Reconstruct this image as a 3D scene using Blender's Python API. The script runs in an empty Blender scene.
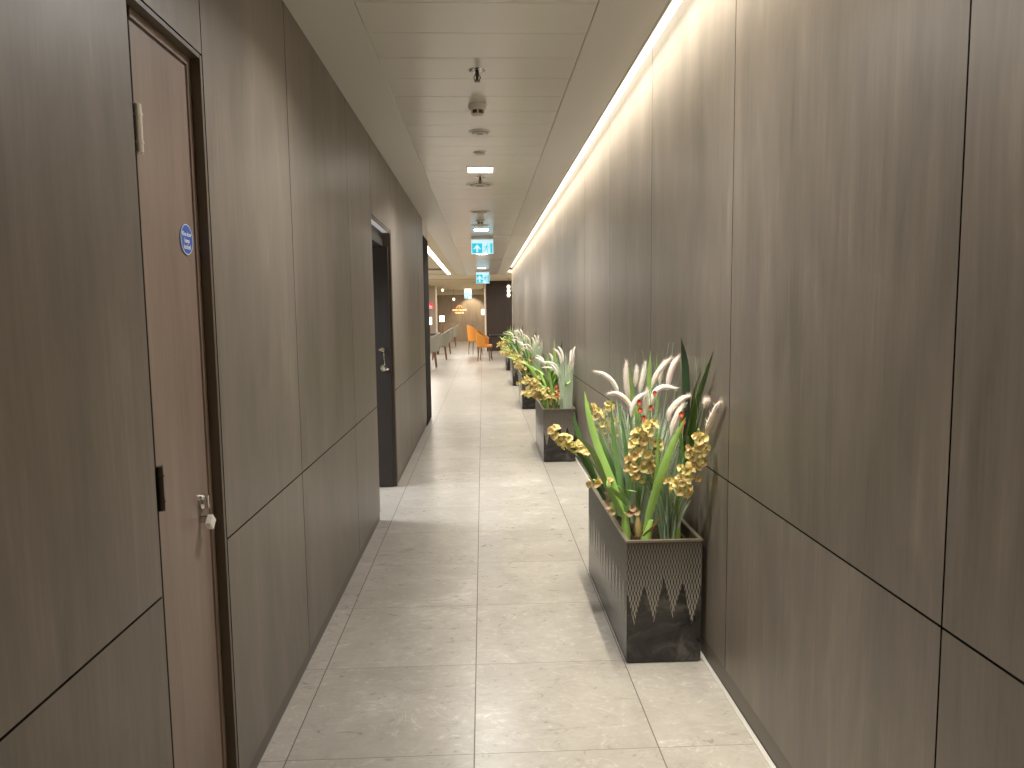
import bpy, bmesh, math, random
from mathutils import Vector, Matrix
C = bpy.context.scene.collection
PI = math.pi
R = random.Random(7)

# ------------------------------------------------------------------ camera
FPX, PITCH, YAW, ROLL, CH = 726.313, .098, .03898, -.01249, 1.41529
fw = Vector((math.sin(YAW)*math.cos(PITCH), math.cos(YAW)*math.cos(PITCH), -math.sin(PITCH)))
rt = Vector((math.cos(YAW), -math.sin(YAW), 0)); up = rt.cross(fw)
rt2 = math.cos(ROLL)*rt + math.sin(ROLL)*up; up2 = -math.sin(ROLL)*rt + math.cos(ROLL)*up
CP = Vector((0, 0, CH))
cam = bpy.data.cameras.new('camera'); cam.sensor_width = 36; cam.lens = FPX/1024*36
cam.clip_start = .02
co = bpy.data.objects.new('camera', cam); C.objects.link(co)
co.matrix_world = Matrix.Translation(CP) @ Matrix((rt2, up2, -fw)).transposed().to_4x4()
bpy.context.scene.camera = co
def A(px, py, Y):            # where the sight line of a measured pixel crosses the depth Y
    d = fw + rt2*((px-512)/FPX) - up2*((py-384)/FPX)
    return CP + d*((Y-CP.y)/d.y)

XL, XR, ZC = -.727, .8813, 2.5874
GA, GB = -.0498, 2.218       # floor joints
YEND = 9.15                  # end of the left wall
YR = 21.5                    # end of the right wall

# ------------------------------------------------------------------ materials
def lin(h):
    h = h.lstrip('#'); v = [int(h[i:i+2], 16)/255 for i in (0, 2, 4)]
    return tuple(c/12.92 if c <= .04045 else ((c+.055)/1.055)**2.4 for c in v) + (1,)
class Mat:
    def __init__(s, name, rough=.5, metal=0, col=None, spec=.5):
        s.m = bpy.data.materials.new(name); s.m.use_nodes = True
        s.t = s.m.node_tree; s.b = s.t.nodes['Principled BSDF']
        s.b.inputs['Roughness'].default_value = rough; s.b.inputs['Metallic'].default_value = metal
        s.b.inputs['Specular IOR Level'].default_value = spec
        if col: s.b.inputs['Base Color'].default_value = lin(col)
    def n(s, typ, **kw):
        x = s.t.nodes.new('ShaderNode'+typ)
        for k, v in kw.items():
            if k.startswith('i_'): x.inputs[k[2:].replace('_', ' ')].default_value = v
            else: setattr(x, k, v)
        return x
    def l(s, a, b): s.t.links.new(a, b)
    def math(s, op, a, b=None, c=None, clamp=False):
        x = s.n('Math', operation=op); x.use_clamp = clamp
        for i, v in enumerate((a, b, c)):
            if v is None: continue
            if isinstance(v, (int, float)): x.inputs[i].default_value = v
            else: s.l(v, x.inputs[i])
        return x.outputs[0]
    def mix(s, f, a, b, mode='MIX'):
        x = s.n('Mix', data_type='RGBA', blend_type=mode)
        for i, v in ((0, f), (6, a), (7, b)):
            if isinstance(v, (int, float)): x.inputs[i].default_value = v
            elif isinstance(v, tuple): x.inputs[i].default_value = v
            elif isinstance(v, str): x.inputs[i].default_value = lin(v)
            else: s.l(v, x.inputs[i])
        return x.outputs[2]
    def ramp(s, f, *st):
        x = s.n('ValToRGB'); e = x.color_ramp.elements
        while len(e) < len(st): e.new(.5)
        for q, (p, c) in zip(e, st): q.position = p; q.color = lin(c)
        s.l(f, x.inputs[0]); return x.outputs[0]
    def pos(s): return s.n('TexCoord').outputs['Object']
    def noise(s, vec, scale, detail=4, rough=.55, sc=(1, 1, 1), off=None, dist=0):
        mp = s.n('Mapping'); mp.inputs['Scale'].default_value = sc; s.l(vec, mp.inputs[0])
        if off is not None: s.l(off, mp.inputs['Location'])
        x = s.n('TexNoise'); x.inputs['Scale'].default_value = scale; x.inputs['Detail'].default_value = detail
        x.inputs['Roughness'].default_value = rough; x.inputs['Distortion'].default_value = dist
        s.l(mp.outputs[0], x.inputs[0]); return x.outputs[0]
    def bump(s, h, strength=.1, dist=.01):
        x = s.n('Bump'); x.inputs['Strength'].default_value = strength; x.inputs['Distance'].default_value = dist
        s.l(h, x.inputs['Height']); s.l(x.outputs[0], s.b.inputs['Normal'])
    def base(s, c): s.l(c, s.b.inputs['Base Color'])

def plain(name, col, rough=.5, metal=0, spec=.5, var=.06, nsc=20):
    k = Mat(name, rough, metal, col, spec)
    c = lin(col)
    a = tuple(x*(1-var) for x in c[:3])+(1,); b = tuple(min(1, x*(1+var)) for x in c[:3])+(1,)
    k.base(k.mix(k.noise(k.pos(), nsc, 3), a, b)); return k.m
def emit(name, col, st):
    k = Mat(name, .5, 0, col)
    k.b.inputs['Emission Color'].default_value = lin(col); k.b.inputs['Emission Strength'].default_value = st
    return k.m

def wood(name, dark, mid, light, rough, fine=1., grainax=(1, 1, 1), blot=.55, spec=.4):
    k = Mat(name, rough, 0, mid, spec); p = k.pos()
    isl = k.n('NewGeometry').outputs['Random Per Island']
    off = k.n('CombineXYZ'); k.l(k.math('MULTIPLY', isl, 37.), off.inputs[1]); k.l(k.math('MULTIPLY', isl, 11.), off.inputs[2])
    g1 = k.noise(p, 1, 6, .62, (24*fine, 24*fine, 1.7), off.outputs[0], .6)
    g2 = k.noise(p, 1, 4, .6, (95*fine, 95*fine, 3.2), off.outputs[0], .3)
    b1 = k.noise(p, 1, 4, .55, (3.6, 3.6, .8), off.outputs[0], .5)
    b2 = k.noise(p, 1, 7, .66, (6.5, 6.5, 1.5), off.outputs[0], 1.2)
    v = k.math('ADD', k.math('MULTIPLY', g1, .20), k.math('MULTIPLY', g2, .15))
    v = k.math('ADD', v, k.math('MULTIPLY', b1, blot*.55)); v = k.math('ADD', v, k.math('MULTIPLY', b2, blot*.49))
    v = k.math('ADD', v, k.math('MULTIPLY', k.math('SUBTRACT', isl, .5), .07))
    k.base(k.ramp(v, (.34, dark), (.5, mid), (.66, light)))
    k.l(k.math('ADD', k.math('MULTIPLY', g1, .16), rough-.08), k.b.inputs['Roughness'])
    k.bump(k.math('ADD', g1, g2), .06, .004)
    return k.m
M = {}
M['wall'] = wood('taupe_wood_panel', '#50493f', '#695f54', '#877c6d', .42, .95)
M['endwall'] = wood('warm_wood_panel', '#7a6a58', '#957f68', '#a8937a', .5, .6)
M['walnut'] = wood('walnut_veneer', '#6a584d', '#826e61', '#988577', .38, 1.3, blot=.5)
M['darkwood'] = wood('dark_brown_wood', '#1c1410', '#2a1e18', '#3a2b22', .4, .8)
M['legwood'] = wood('leg_wood', '#4d2f20', '#6a4330', '#7d5440', .4, 1)
M['back'] = plain('black_shadow_gap', '#16120e', .9, spec=.1)
M['skirt'] = plain('brown_skirting', '#4b4135', .45)
M['frame'] = plain('dark_bronze_frame', '#45382a', .5)
M['blackmetal'] = plain('black_metal', '#161413', .4)
M['chrome'] = plain('chrome', '#c9c6c0', .18, 1)
M['bright'] = plain('bright_satin_metal', '#ece8de', .28, .35)
M['leafdark'] = wood('near_black_wood', '#0b0705', '#150e0a', '#20160f', .55, .8)
M['headlit'] = emit('painted_glow_head_strip', '#d8d8dc', .32)  # soffit is no lamp; faint glow stands in for light falling on it
M['bronze'] = plain('aged_hinge_metal', '#8b7c6c', .35, 1)
M['darkmetal'] = plain('dark_metal', '#3a352f', .4, .6)
M['white'] = plain('white_plastic', '#d8d4c8', .4)
M['cream'] = plain('cream_plaster', '#d8ccb2', .6)
M['silver'] = plain('pale_metal_trim', '#c6c2b8', .3, .3)
M['grille'] = plain('grey_grille', '#8d887c', .5)
M['slot'] = plain('dark_slot', '#2c2a26', .7)
# ceiling: satin painted metal, mirrors lamps at grazing angles
k = Mat('ceiling_metal', .2, 0, '#a49d8e', .55)
k.base(k.mix(k.noise(k.pos(), 3, 2), '#d7d4cd', '#dedbd4'))
k.l(k.math('ADD', k.math('MULTIPLY', k.noise(k.pos(), 1.4, 3, .5, (1, 6, 1)), .08), .17), k.b.inputs['Roughness'])
M['ceil'] = k.m
M['band'] = plain('ceiling_border_paint', '#d4d1ca', .38, var=.03, nsc=2)
# floor: stone look porcelain, 600 mm grid
k = Mat('porcelain_tile', .3, 0, '#a09684', .5); p = k.pos()
sx = k.n('SeparateXYZ'); k.l(p, sx.inputs[0])
ux = k.math('DIVIDE', k.math('SUBTRACT', sx.outputs[0], GA), .6); uy = k.math('DIVIDE', k.math('SUBTRACT', sx.outputs[1], GB), .6)
cell = k.n('CombineXYZ'); k.l(k.math('FLOOR', ux), cell.inputs[0]); k.l(k.math('FLOOR', uy), cell.inputs[1])
wn = k.n('TexWhiteNoise', noise_dimensions='3D'); k.l(cell.outputs[0], wn.inputs[0])
off = k.n('VectorMath', operation='SCALE'); k.l(wn.outputs['Color'], off.inputs[0]); off.inputs['Scale'].default_value = 30
n1 = k.noise(p, 2.6, 6, .62, (1, 1, 1), off.outputs[0], .9); n2 = k.noise(p, 11, 8, .7, (1, 1.6, 1), off.outputs[0], 1.6)
n3 = k.noise(p, 42, 5, .7, (1, 1.5, 1), off.outputs[0], .8)
v = k.math('ADD', k.math('MULTIPLY', n1, .5), k.math('MULTIPLY', n2, .34)); v = k.math('ADD', v, k.math('MULTIPLY', n3, .16))
v = k.math('ADD', v, k.math('MULTIPLY', k.math('SUBTRACT', wn.outputs[0], .5), .04))
c1 = k.ramp(v, (.30, '#7d766b'), (.45, '#8c857a'), (.57, '#9a9388'), (.70, '#c4beb3'))
vein = k.math('ABSOLUTE', k.math('SUBTRACT', k.noise(p, 3.4, 5, .6, (1, 1.5, 1), off.outputs[0], 2.2), .5))
vm = k.math('MULTIPLY', k.math('SUBTRACT', 1, k.math('DIVIDE', vein, .02), clamp=True), k.math('SUBTRACT', k.math('MULTIPLY', n2, 3), 1.35, clamp=True))
c1 = k.mix(k.math('MULTIPLY', vm, .8), c1, '#cdc7bc')
def edge(u, w):
    f = k.math('FRACT', u); d = k.math('MINIMUM', f, k.math('SUBTRACT', 1, f))
    return k.math('LESS_THAN', d, w)
gx = edge(ux, .0034); gy = edge(uy, .0025)
gr = k.math('MAXIMUM', gx, k.math('MULTIPLY', gy, .75))
k.base(k.mix(gr, c1, '#4d463c'))
k.l(k.math('ADD', k.math('ADD', k.math('MULTIPLY', n2, .2), .2), k.math('MULTIPLY', gr, .4)), k.b.inputs['Roughness'])
k.bump(k.math('SUBTRACT', k.math('MULTIPLY', v, .25), gr), .12, .004)
M['floor'] = k.m
# planter: dark polished stone lacquer with carved dripping lattice
k = Mat('carved_lacquer', .3, 0, '#2c2a28', .28); p = k.pos()
sx = k.n('SeparateXYZ'); k.l(p, sx.inputs[0])
u = k.math('ADD', sx.outputs[0], sx.outputs[1]); z = sx.outputs[2]
PITCHL = .0125
zz = k.math('MULTIPLY', k.math('PINGPONG', z, .021), .0042/.021)
def lattice(sgn, sh):
    q = k.math('ADD', u, k.math('ADD', k.math('MULTIPLY', zz, sgn), sh))
    f = k.math('ABSOLUTE', k.math('SUBTRACT', k.math('FRACT', k.math('DIVIDE', q, PITCHL)), .5))
    return k.math('LESS_THAN', f, .065)
la = k.math('MAXIMUM', lattice(1, 0), lattice(-1, .0042+.5*PITCHL))
f1 = k.math('PINGPONG', k.math('ADD', u, .008), .039)
wob = k.noise(p, 1, 2, .5, (9, 9, .01))
fr = k.math('ADD', .335, k.math('MULTIPLY', f1, -4.3))
fr = k.math('ADD', fr, k.math('MULTIPLY', k.math('SUBTRACT', wob, .5), .16))
mask = k.math('MULTIPLY', k.math('SUBTRACT', z, fr), 90, clamp=True)
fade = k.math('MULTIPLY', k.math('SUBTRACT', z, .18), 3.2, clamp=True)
cl = k.noise(p, 7, 5, .65, (1, 1, 1.6), None, 1.0)
bc = k.ramp(cl, (.36, '#141312'), (.52, '#262422'), (.68, '#484541'))
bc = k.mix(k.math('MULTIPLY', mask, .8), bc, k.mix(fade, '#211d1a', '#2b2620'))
lm = k.math('MULTIPLY', la, mask)
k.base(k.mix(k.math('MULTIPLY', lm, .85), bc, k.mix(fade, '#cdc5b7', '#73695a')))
k.l(k.math('ADD', .26, k.math('MULTIPLY', mask, .3)), k.b.inputs['Roughness'])
k.bump(lm, .25, .002)
M['planter'] = k.m
M['rim'] = plain('bronzed_rim', '#7c705e', .3, .5)
k = Mat('soil', .95, 0, '#33261d', .2); q = k.noise(k.pos(), 60, 6, .7)
k.base(k.ramp(q, (.35, '#1d140f'), (.55, '#41301f'), (.72, '#7a5f48'))); k.bump(q, .9, .02); M['soil'] = k.m
def leafmat(name, a, b, rough=.4, trans=.15):
    k = Mat(name, rough, 0, a, .4)
    r = k.n('ObjectInfo').outputs['Random']
    n = k.noise(k.pos(), 30, 3, .6, (1, 1, .2))
    k.base(k.mix(k.math('ADD', k.math('MULTIPLY', n, .7), k.math('MULTIPLY', r, .3)), a, b))
    k.b.inputs['Subsurface Weight'].default_value = trans; k.b.inputs['Subsurface Radius'].default_value = (.01, .02, .005)
    k.b.inputs['Subsurface Scale'].default_value = .1
    return k.m
M['strap'] = leafmat('orchid_leaf', '#5f8a34', '#9cc25c')
M['strapdark'] = leafmat('orchid_leaf_dark', '#33502a', '#567a3a')
M['sword'] = leafmat('sword_leaf', '#37542a', '#5d8a3a')
M['darkblade'] = leafmat('dark_blade', '#1e3020', '#35492c', .35)
M['tanblade'] = leafmat('tan_blade', '#6b6a48', '#8d8a62')
M['grass'] = leafmat('foxtail_blades', '#a9c0a0', '#dfeace', .5)
M['grassgreen'] = leafmat('foxtail_blades_green', '#6f8d64', '#a9bf96', .5)
M['plume'] = leafmat('foxtail_plume', '#e8e1d0', '#f8f4ea', .8, .3)
M['plumepink'] = leafmat('foxtail_plume_pinkish', '#e4d2c4', '#f4e8dc', .8, .3)
M['stem'] = leafmat('flower_stem', '#6f8a3c', '#8d9c4e')
M['petal'] = leafmat('yellow_petal', '#cdb03c', '#f0e29a', .5, .1)
M['petal2'] = leafmat('amber_petal', '#c99746', '#ecd08e', .5, .2)
M['lip'] = plain('orchid_lip', '#edcbb0', .5)
M['faded'] = leafmat('faded_petal', '#8e6f4a', '#c7a878', .6)
M['red'] = leafmat('red_petal', '#a8240f', '#c93d1c', .5)
M['husk'] = plain('dry_husk', '#b09456', .8)

# lights that are seen
M['led'] = emit('downlight_diffuser', '#fff6ea', 22)
M['cove'] = emit('cove_led', '#ffefd2', 5)
M['trough'] = emit('linear_diffuser', '#fff0d6', 9)
M['shade'] = emit('lit_shade', '#fff1df', 5)
M['globe'] = emit('lit_globe', '#ffe9c2', 3)
M['sign_cyan'] = emit('exit_cyan', '#00a6c0', 1.15)
M['sign_white'] = emit('exit_white', '#c4f0ff', .85)
M['sign_red'] = emit('red_sign_face', '#e0222c', .8)
M['letter'] = emit('lit_letter', '#ffdba0', 1.2)
M['emblem'] = emit('amber_emblem', '#d99a55', .7)
M['blue'] = plain('blue_sign', '#1c4fae', .4)
M['bluewhite'] = plain('sign_white', '#fbfcff', .4)
M['orange'] = plain('orange_leather', '#d07f26', .45, nsc=40, var=.15)
M['greyfab'] = plain('grey_fabric', '#8f8d80', .8, nsc=80, var=.2)
M['tabletop'] = plain('dark_table_top', '#1b1816', .3)
M['purple'] = wood('mauve_panel', '#8a7868', '#9d8a7a', '#b09c8c', .5, .6)

# ------------------------------------------------------------------ mesh builder
class MB:
    def __init__(s): s.v = []; s.f = []; s.mi = []
    def add(s, vs, fs, mi=0):
        o = len(s.v); s.v += [tuple(x) for x in vs]
        s.f += [tuple(i+o for i in f) for f in fs]; s.mi += [mi]*len(fs)
        return s
    def box(s, a, b, mi=0):
        x0, y0, z0 = [min(p, q) for p, q in zip(a, b)]; x1, y1, z1 = [max(p, q) for p, q in zip(a, b)]
        vs = [(x0,y0,z0),(x1,y0,z0),(x1,y1,z0),(x0,y1,z0),(x0,y0,z1),(x1,y0,z1),(x1,y1,z1),(x0,y1,z1)]
        return s.add(vs, [(0,3,2,1),(4,5,6,7),(0,1,5,4),(1,2,6,5),(2,3,7,6),(3,0,4,7)], mi)
    def lathe(s, prof, n=20, c=(0, 0, 0), ax='z', mi=0):
        vs = []; fs = []
        for r, h in prof:
            for i in range(n):
                a = 2*PI*i/n; p = (r*math.cos(a), r*math.sin(a), h)
                if ax == 'x': p = (p[2], p[0], p[1])
                if ax == 'y': p = (p[0], p[2], p[1])
                vs.append((p[0]+c[0], p[1]+c[1], p[2]+c[2]))
        for j in range(len(prof)-1):
            for i in range(n):
                q = (i+1) % n; fs.append((j*n+i, j*n+q, (j+1)*n+q, (j+1)*n+i))
        fs.append(tuple(range(n))[::-1]); fs.append(tuple(range((len(prof)-1)*n, len(prof)*n)))
        return s.add(vs, fs, mi)
    def tube(s, pts, rad, n=6, mi=0):
        pts = [Vector(p) for p in pts]; m = len(pts)
        rad = rad if isinstance(rad, (list, tuple)) else [rad]*m
        vs = []; fs = []; u = None
        for j, p in enumerate(pts):
            d = (pts[min(j+1, m-1)]-pts[max(j-1, 0)]).normalized()
            if u is None: u = d.orthogonal().normalized()
            u = (u-d*u.dot(d)).normalized(); w = d.cross(u)
            for i in range(n):
                a = 2*PI*i/n; vs.append(p+(u*math.cos(a)+w*math.sin(a))*rad[j])
        for j in range(m-1):
            for i in range(n):
                q = (i+1) % n; fs.append((j*n+i, j*n+q, (j+1)*n+q, (j+1)*n+i))
        fs.append(tuple(range(n))[::-1]); fs.append(tuple(range((m-1)*n, m*n)))
        return s.add(vs, fs, mi)
    def ribbon(s, pts, wid, side=None, fold=.25, mi=0):
        pts = [Vector(p) for p in pts]; m = len(pts); vs = []; fs = []
        for j, p in enumerate(pts):
            d = (pts[min(j+1, m-1)]-pts[max(j-1, 0)]).normalized()
            sd = (side - d*side.dot(d)).normalized(); nn = d.cross(sd)
            w = wid[j]
            vs += [p-sd*w+nn*w*fold, p, p+sd*w+nn*w*fold]
        for j in range(m-1):
            for i in range(2): fs.append((j*3+i, j*3+i+1, j*3+i+4, j*3+i+3))
        return s.add(vs, fs, mi)
    def poly(s, pts, mi=0):
        return s.add(pts, [tuple(range(len(pts)))], mi)
    def prism(s, pts, d, mi=0):       # pts coplanar, extruded by vector d
        n = len(pts); d = Vector(d); a = [Vector(p) for p in pts]; b = [p+d for p in a]
        return s.add(a+b, [tuple(range(n))[::-1], tuple(range(n, 2*n))]+[(i, (i+1) % n, n+(i+1) % n, n+i) for i in range(n)], mi)
    def build(s, name, mats, parent=None, smooth=False, bevel=0, at=None):
        me = bpy.data.meshes.new(name); me.from_pydata(s.v, [], s.f)
        if not isinstance(mats, (list, tuple)): mats = [mats]
        for m in mats: me.materials.append(m)
        me.polygons.foreach_set('material_index', s.mi)
        bm = bmesh.new(); bm.from_mesh(me); bmesh.ops.recalc_face_normals(bm, faces=bm.faces)
        if bevel:
            bmesh.ops.bevel(bm, geom=[e for e in bm.edges], offset=bevel, segments=2, affect='EDGES', profile=.5)
        bm.to_mesh(me); bm.free()
        if smooth:
            me.polygons.foreach_set('use_smooth', [True]*len(me.polygons))
            me.set_sharp_from_angle(angle=math.radians(40))
        o = bpy.data.objects.new(name, me); C.objects.link(o)
        if parent: o.parent = parent
        if at: o.location = at
        return o
def struct(o): o['kind'] = 'structure'; return o
def tag(o, label, cat, group=None):
    o['label'] = label; o['category'] = cat
    if group: o['group'] = group
    return o
def thing(name, label, cat, loc=(0, 0, 0), group=None, rz=0):
    o = bpy.data.objects.new(name, None); C.objects.link(o); o.empty_display_size = .1
    o.location = loc; o.rotation_euler = (0, 0, rz); return tag(o, label, cat, group)
def dup(root, loc, label, rz=None, group=None):
    r = root.copy(); C.objects.link(r); r.location = loc; r['label'] = label
    if rz is not None: r.rotation_euler = (0, 0, rz)
    for ch in list(root.children):
        c = ch.copy(); C.objects.link(c); c.parent = r
        for g in list(ch.children):
            d = g.copy(); C.objects.link(d); d.parent = c
    return r
def cat_rom(pts, n=14):
    P = [Vector(p) for p in pts]; P = [P[0]*2-P[1]]+P+[P[-1]*2-P[-2]]; out = []
    segs = len(P)-3
    for k_ in range(n+1):
        t = k_/n*segs; i = min(int(t), segs-1); t -= i
        a, b, c, d = P[i:i+4]
        out.append(.5*((2*b)+(c-a)*t+(2*a-5*b+4*c-d)*t*t+(3*b-a-3*c+d)*t**3))
    return out

# ------------------------------------------------------------------ setting
YB = -2.3
fl = struct(MB().box((-6.5, YB, -.1), (4, 38, 0)).build('floor', M['floor']))

def panel_wall(name, x, sgn, ys, zsplit, ztop, skirt_h, openings, y1):
    """panels with 5 mm dark joints, front face at x, sgn=+1 faces +X"""
    mb = MB(); g = .0028; t = .018
    for a, b in zip(ys[:-1], ys[1:]):
        zs = [skirt_h, zsplit, ztop]
        for op in openings:
            if a >= op[0]-1e-4 and b <= op[1]+1e-4: zs = [op[2], ztop]
        for c, d in zip(zs[:-1], zs[1:]):
            d_ = d-g if d < ztop else d
            mb.box((x-sgn*t, a+g, c+g), (x, b-g, d_)); nf = len(mb.mi)
            for q in range(nf-6, nf): mb.mi[q] = 1
            mb.mi[nf-3 if sgn > 0 else nf-1] = 0
    return mb
# left wall -----------------------------------------------------------------
LY = [YB, -.85, .378, 1.606, 2.017, 2.8715, 4.09, 4.93, 5.955, 7.16, 8.39, YEND]
D1 = (1.606, 2.017, 2.098); D2 = (4.93, 5.955, 2.075)
mb = panel_wall('wall_left', XL, 1, LY, .792, ZC, .058, [D1, D2], YEND)
wl = struct(mb.build('wall_left', [M['wall'], M['back']]))
b = MB()
b.box((XL-.10, YB, 0), (XL-.02, 1.606, ZC)); b.box((XL-.10, 2.017, 0), (XL-.02, 4.93, ZC))
b.box((XL-.10, 1.606, 2.11), (XL-.02, 2.017, ZC)); b.box((XL-.10, 5.955, 0), (XL-.02, YEND, ZC)); b.box((XL-.10, 4.93, 2.085), (XL-.02, 5.955, ZC))
b.box((XL-.12, 1.5, 0), (XL-.11, 2.1, 2.2))
b.build('backing', M['back'], wl)
# right wall ----------------------------------------------------------------
RY = [YB, -1.145, .0895]+[1.3245+1.2345*i for i in range(17)]
RY = [y for y in RY if y < YR-.2]+[YR]
mb = panel_wall('wall_right', XR, -1, RY, .796, 2.78, .082, [], YR)
wr = struct(mb.build('wall_right', [M['wall'], M['back']]))
MB().box((XR+.017, YB, 0), (XR+.10, YR, 2.8)).build('backing', M['back'], wr)
MB().box((XR-.01, YR, 0), (XR+.11, YR+.03, 2.78)).build('end_cap', M['cream'], wr)
# skirtings
sk = MB()
for a, b_ in ((YB, 1.606), (2.017, 4.93), (5.955, YEND)): sk.box((XL-.019, a, 0), (XL-.006, b_, .058))
struct(sk.build('baseboard_left', M['skirt']))
struct(MB().box((XR+.006, YB, 0), (XR+.018, YR, .082)).build('baseboard_right', M['skirt']))
struct(MB().box((XR-.012, YB, 0), (XR+.004, YR, .004)).build('trim_1', M['silver']))
# rear wall behind the camera
struct(MB().box((-1.2, YB-.1, 0), (1.2, YB, 2.8)).build('wall_back', M['wall']))
# end trim of left wall
struct(MB().box((XL-.12, YEND, 0), (XL+.004, YEND+.80, 2.385)).build('trim_2', M['back']))

struct(MB().box((XL-.12, YEND, 2.386), (XL, YEND+.80, ZC+.02)).build('trim_6', M['band']))
# ceiling -------------------------------------------------------------------
mb = MB()
y = 2.888-.3*18
while y < 22.2:
    mb.box((-.462, y+.0022, ZC), (.459, y+.2978, ZC+.02)); y += .3
ce = struct(mb.build('ceiling', M['ceil']))
e = MB()
e.box((XL-.03, YB, ZC-.001), (-.476, 22.3, ZC+.02)); e.box((.473, YB, ZC-.001), (.738, 22.3, ZC+.02))
e.box((.728, YB, ZC-.004), (.738, YR, 2.76)); 
e.build('border_band', M['band'], ce)
e = MB(); e.box((-.476, YB, ZC-.003), (-.464, 22.3, ZC+.02)); e.box((.461, YB, ZC-.003), (.473, 22.3, ZC+.02))
e.build('edge_bead', M['band'], ce)
MB().box((XL-.03, YB-.1, ZC+.021), (.727, 22.3, ZC+.06)).box((.73, YB-.1, 2.762), (1.0, YR, 2.80)).build('void_cover', M['back'], ce)
for i, yy in enumerate((11.29, 16.0, 22.1)):
    MB().box((.03, yy, ZC-.004), (.70, yy+.035, ZC)).build('joint_strip', M['silver'], ce)
# lounge ceiling (left of the corridor and beyond it)
lc = MB()
lc.box((-6.5, YEND-.2, ZC+.02), (XL-.10, 23.0, ZC+.08)); lc.box((XL-.10, YEND, ZC+.021), (XL-.03, 23, ZC+.08))
lc.box((-6.5, 22.3, ZC), (.738, 37.4, ZC+.08)); lc.box((.738, YR, ZC), (4, 37.4, ZC+.08))
struct(lc.build('ceiling_lounge', M['cream']))
tr = MB()
for i in range(9): tr.box((-2.1, 25+i*1.2, ZC-.05), (.0, 25.25+i*1.2, ZC))
struct(tr.build('trim_3', M['cream']))
struct(MB().box((-6.5, 36.5, 2.33), (.2, 37, ZC)).build('trim_4', M['cream']))
# lounge walls
mb = MB(); xs = [-6.5, -4.6, -3.4, -2.2, -1.0, .2]
for a, b_ in zip(xs[:-1], xs[1:]):
    mb.box((a+.004, 36.72, 0.06), (b_-.004, 36.76, .95)); mb.box((a+.004, 36.72, .956), (b_-.004, 36.76, 2.6))
mb.box((-6.5, 36.77, 0), (.3, 36.9, 2.6)); mb.box((-6.5, 36.70, 0), (.2, 36.77, .06))
struct(mb.build('wall_end', M['endwall']))
struct(MB().box((.13, 27.0, 0), (4, 27.12, ZC)).build('wall_dark', M['darkwood']))
struct(MB().box((.085, 26.99, 0), (.13, 36.8, ZC)).build('wall_return', M['cream']))
struct(MB().box((4, YR, 0), (4.1, 27.1, ZC)).box((.99, YR-.12, 0), (4, YR-.02, ZC)).build('wall_side_right', M['endwall']))
struct(MB().box((-6.6, YEND-.3, 0), (-6.5, 37, 2.7)).box((-6.5, YEND-.3, 0), (XL-.12, YEND-.2, 2.7)).build('wall_side_left', M['endwall']))
struct(MB().box((-3.6, 30, 0), (-1.93, 30.15, ZC)).build('wall_screen', M['purple']))
struct(MB().box((-1.93, 29.98, 0), (-1.87, 30.17, ZC)).build('trim_5', M['cream']))

# ------------------------------------------------------------------ door 1: narrow riser cupboard
d1 = thing('door_1', 'narrow walnut service door flush in the left wall', 'door', (0, 0, 0)); del d1['category']; del d1['label']; struct(d1)
LX = XL-.030                       # leaf face
fr_ = MB()
MB().box((LX-.03, 1.612, 0), (LX+.001, 1.675, 2.085)).build('hinge_stile', M['back'], d1); fr_.box((LX-.03, 1.978, 0), (LX+.004, 1.998, 2.085))
fr_.box((LX-.03, 1.675, 2.064), (LX+.004, 1.978, 2.085))
f = fr_.build('frame', M['walnut'], d1)
fe = MB(); fe.box((XL-.10, 2.003, 0), (XL-.001, 2.016, 2.096)); fe.box((XL-.10, 1.607, 2.0865), (XL-.0015, 2.003, 2.097)); fe.box((XL-.10, 1.607, 0), (XL-.004, 1.6115, 2.085))
fe.build('casing', M['skirt'], d1)
leaf = MB().box((LX-.035, 1.678, .008), (LX, 1.974, 2.058)).build('leaf', M['walnut'], d1)
for zc in (1.83, 1.02):
    h = MB(); h.lathe([(.0, -.052), (.008, -.052), (.008, .052), (0, .052)], 12, (LX+.006, 1.680, zc))
    for q in (-.03, .03): h.lathe([(.0095, q-.003), (.0095, q+.003)], 12, (LX+.006, 1.680, zc))
    h.box((LX-.001, 1.684, zc-.05), (LX+.002, 1.708, zc+.05)); h.build('hinge', M['bright'] if zc > 1.5 else M['darkmetal'], d1, True)
lk = MB(); lk.lathe([(0, 0), (.021, 0), (.021, .007), (.016, .012), (0, .012)], 24, (LX, 1.925, .925), 'x')
lk.box((LX+.01, 1.922, .908), (LX+.020, 1.928, .942)); lk.build('lock_rose', M['chrome'], d1, True)
hd = MB(); hd.lathe([(0, 0), (.010, 0), (.010, .020), (0, .020)], 16, (LX, 1.915, .880), 'x')
o = hd.build('knob', M['chrome'], d1, True)
kb = MB(); q = .021
kb.prism([(LX+.018, 1.915-q, .872), (LX+.018, 1.915, .872-q), (LX+.018, 1.915+q, .872), (LX+.018, 1.915, .872+q)], (.016, 0, 0))
kb.build('knob_cap', M['bright'], o, bevel=.003)
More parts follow.
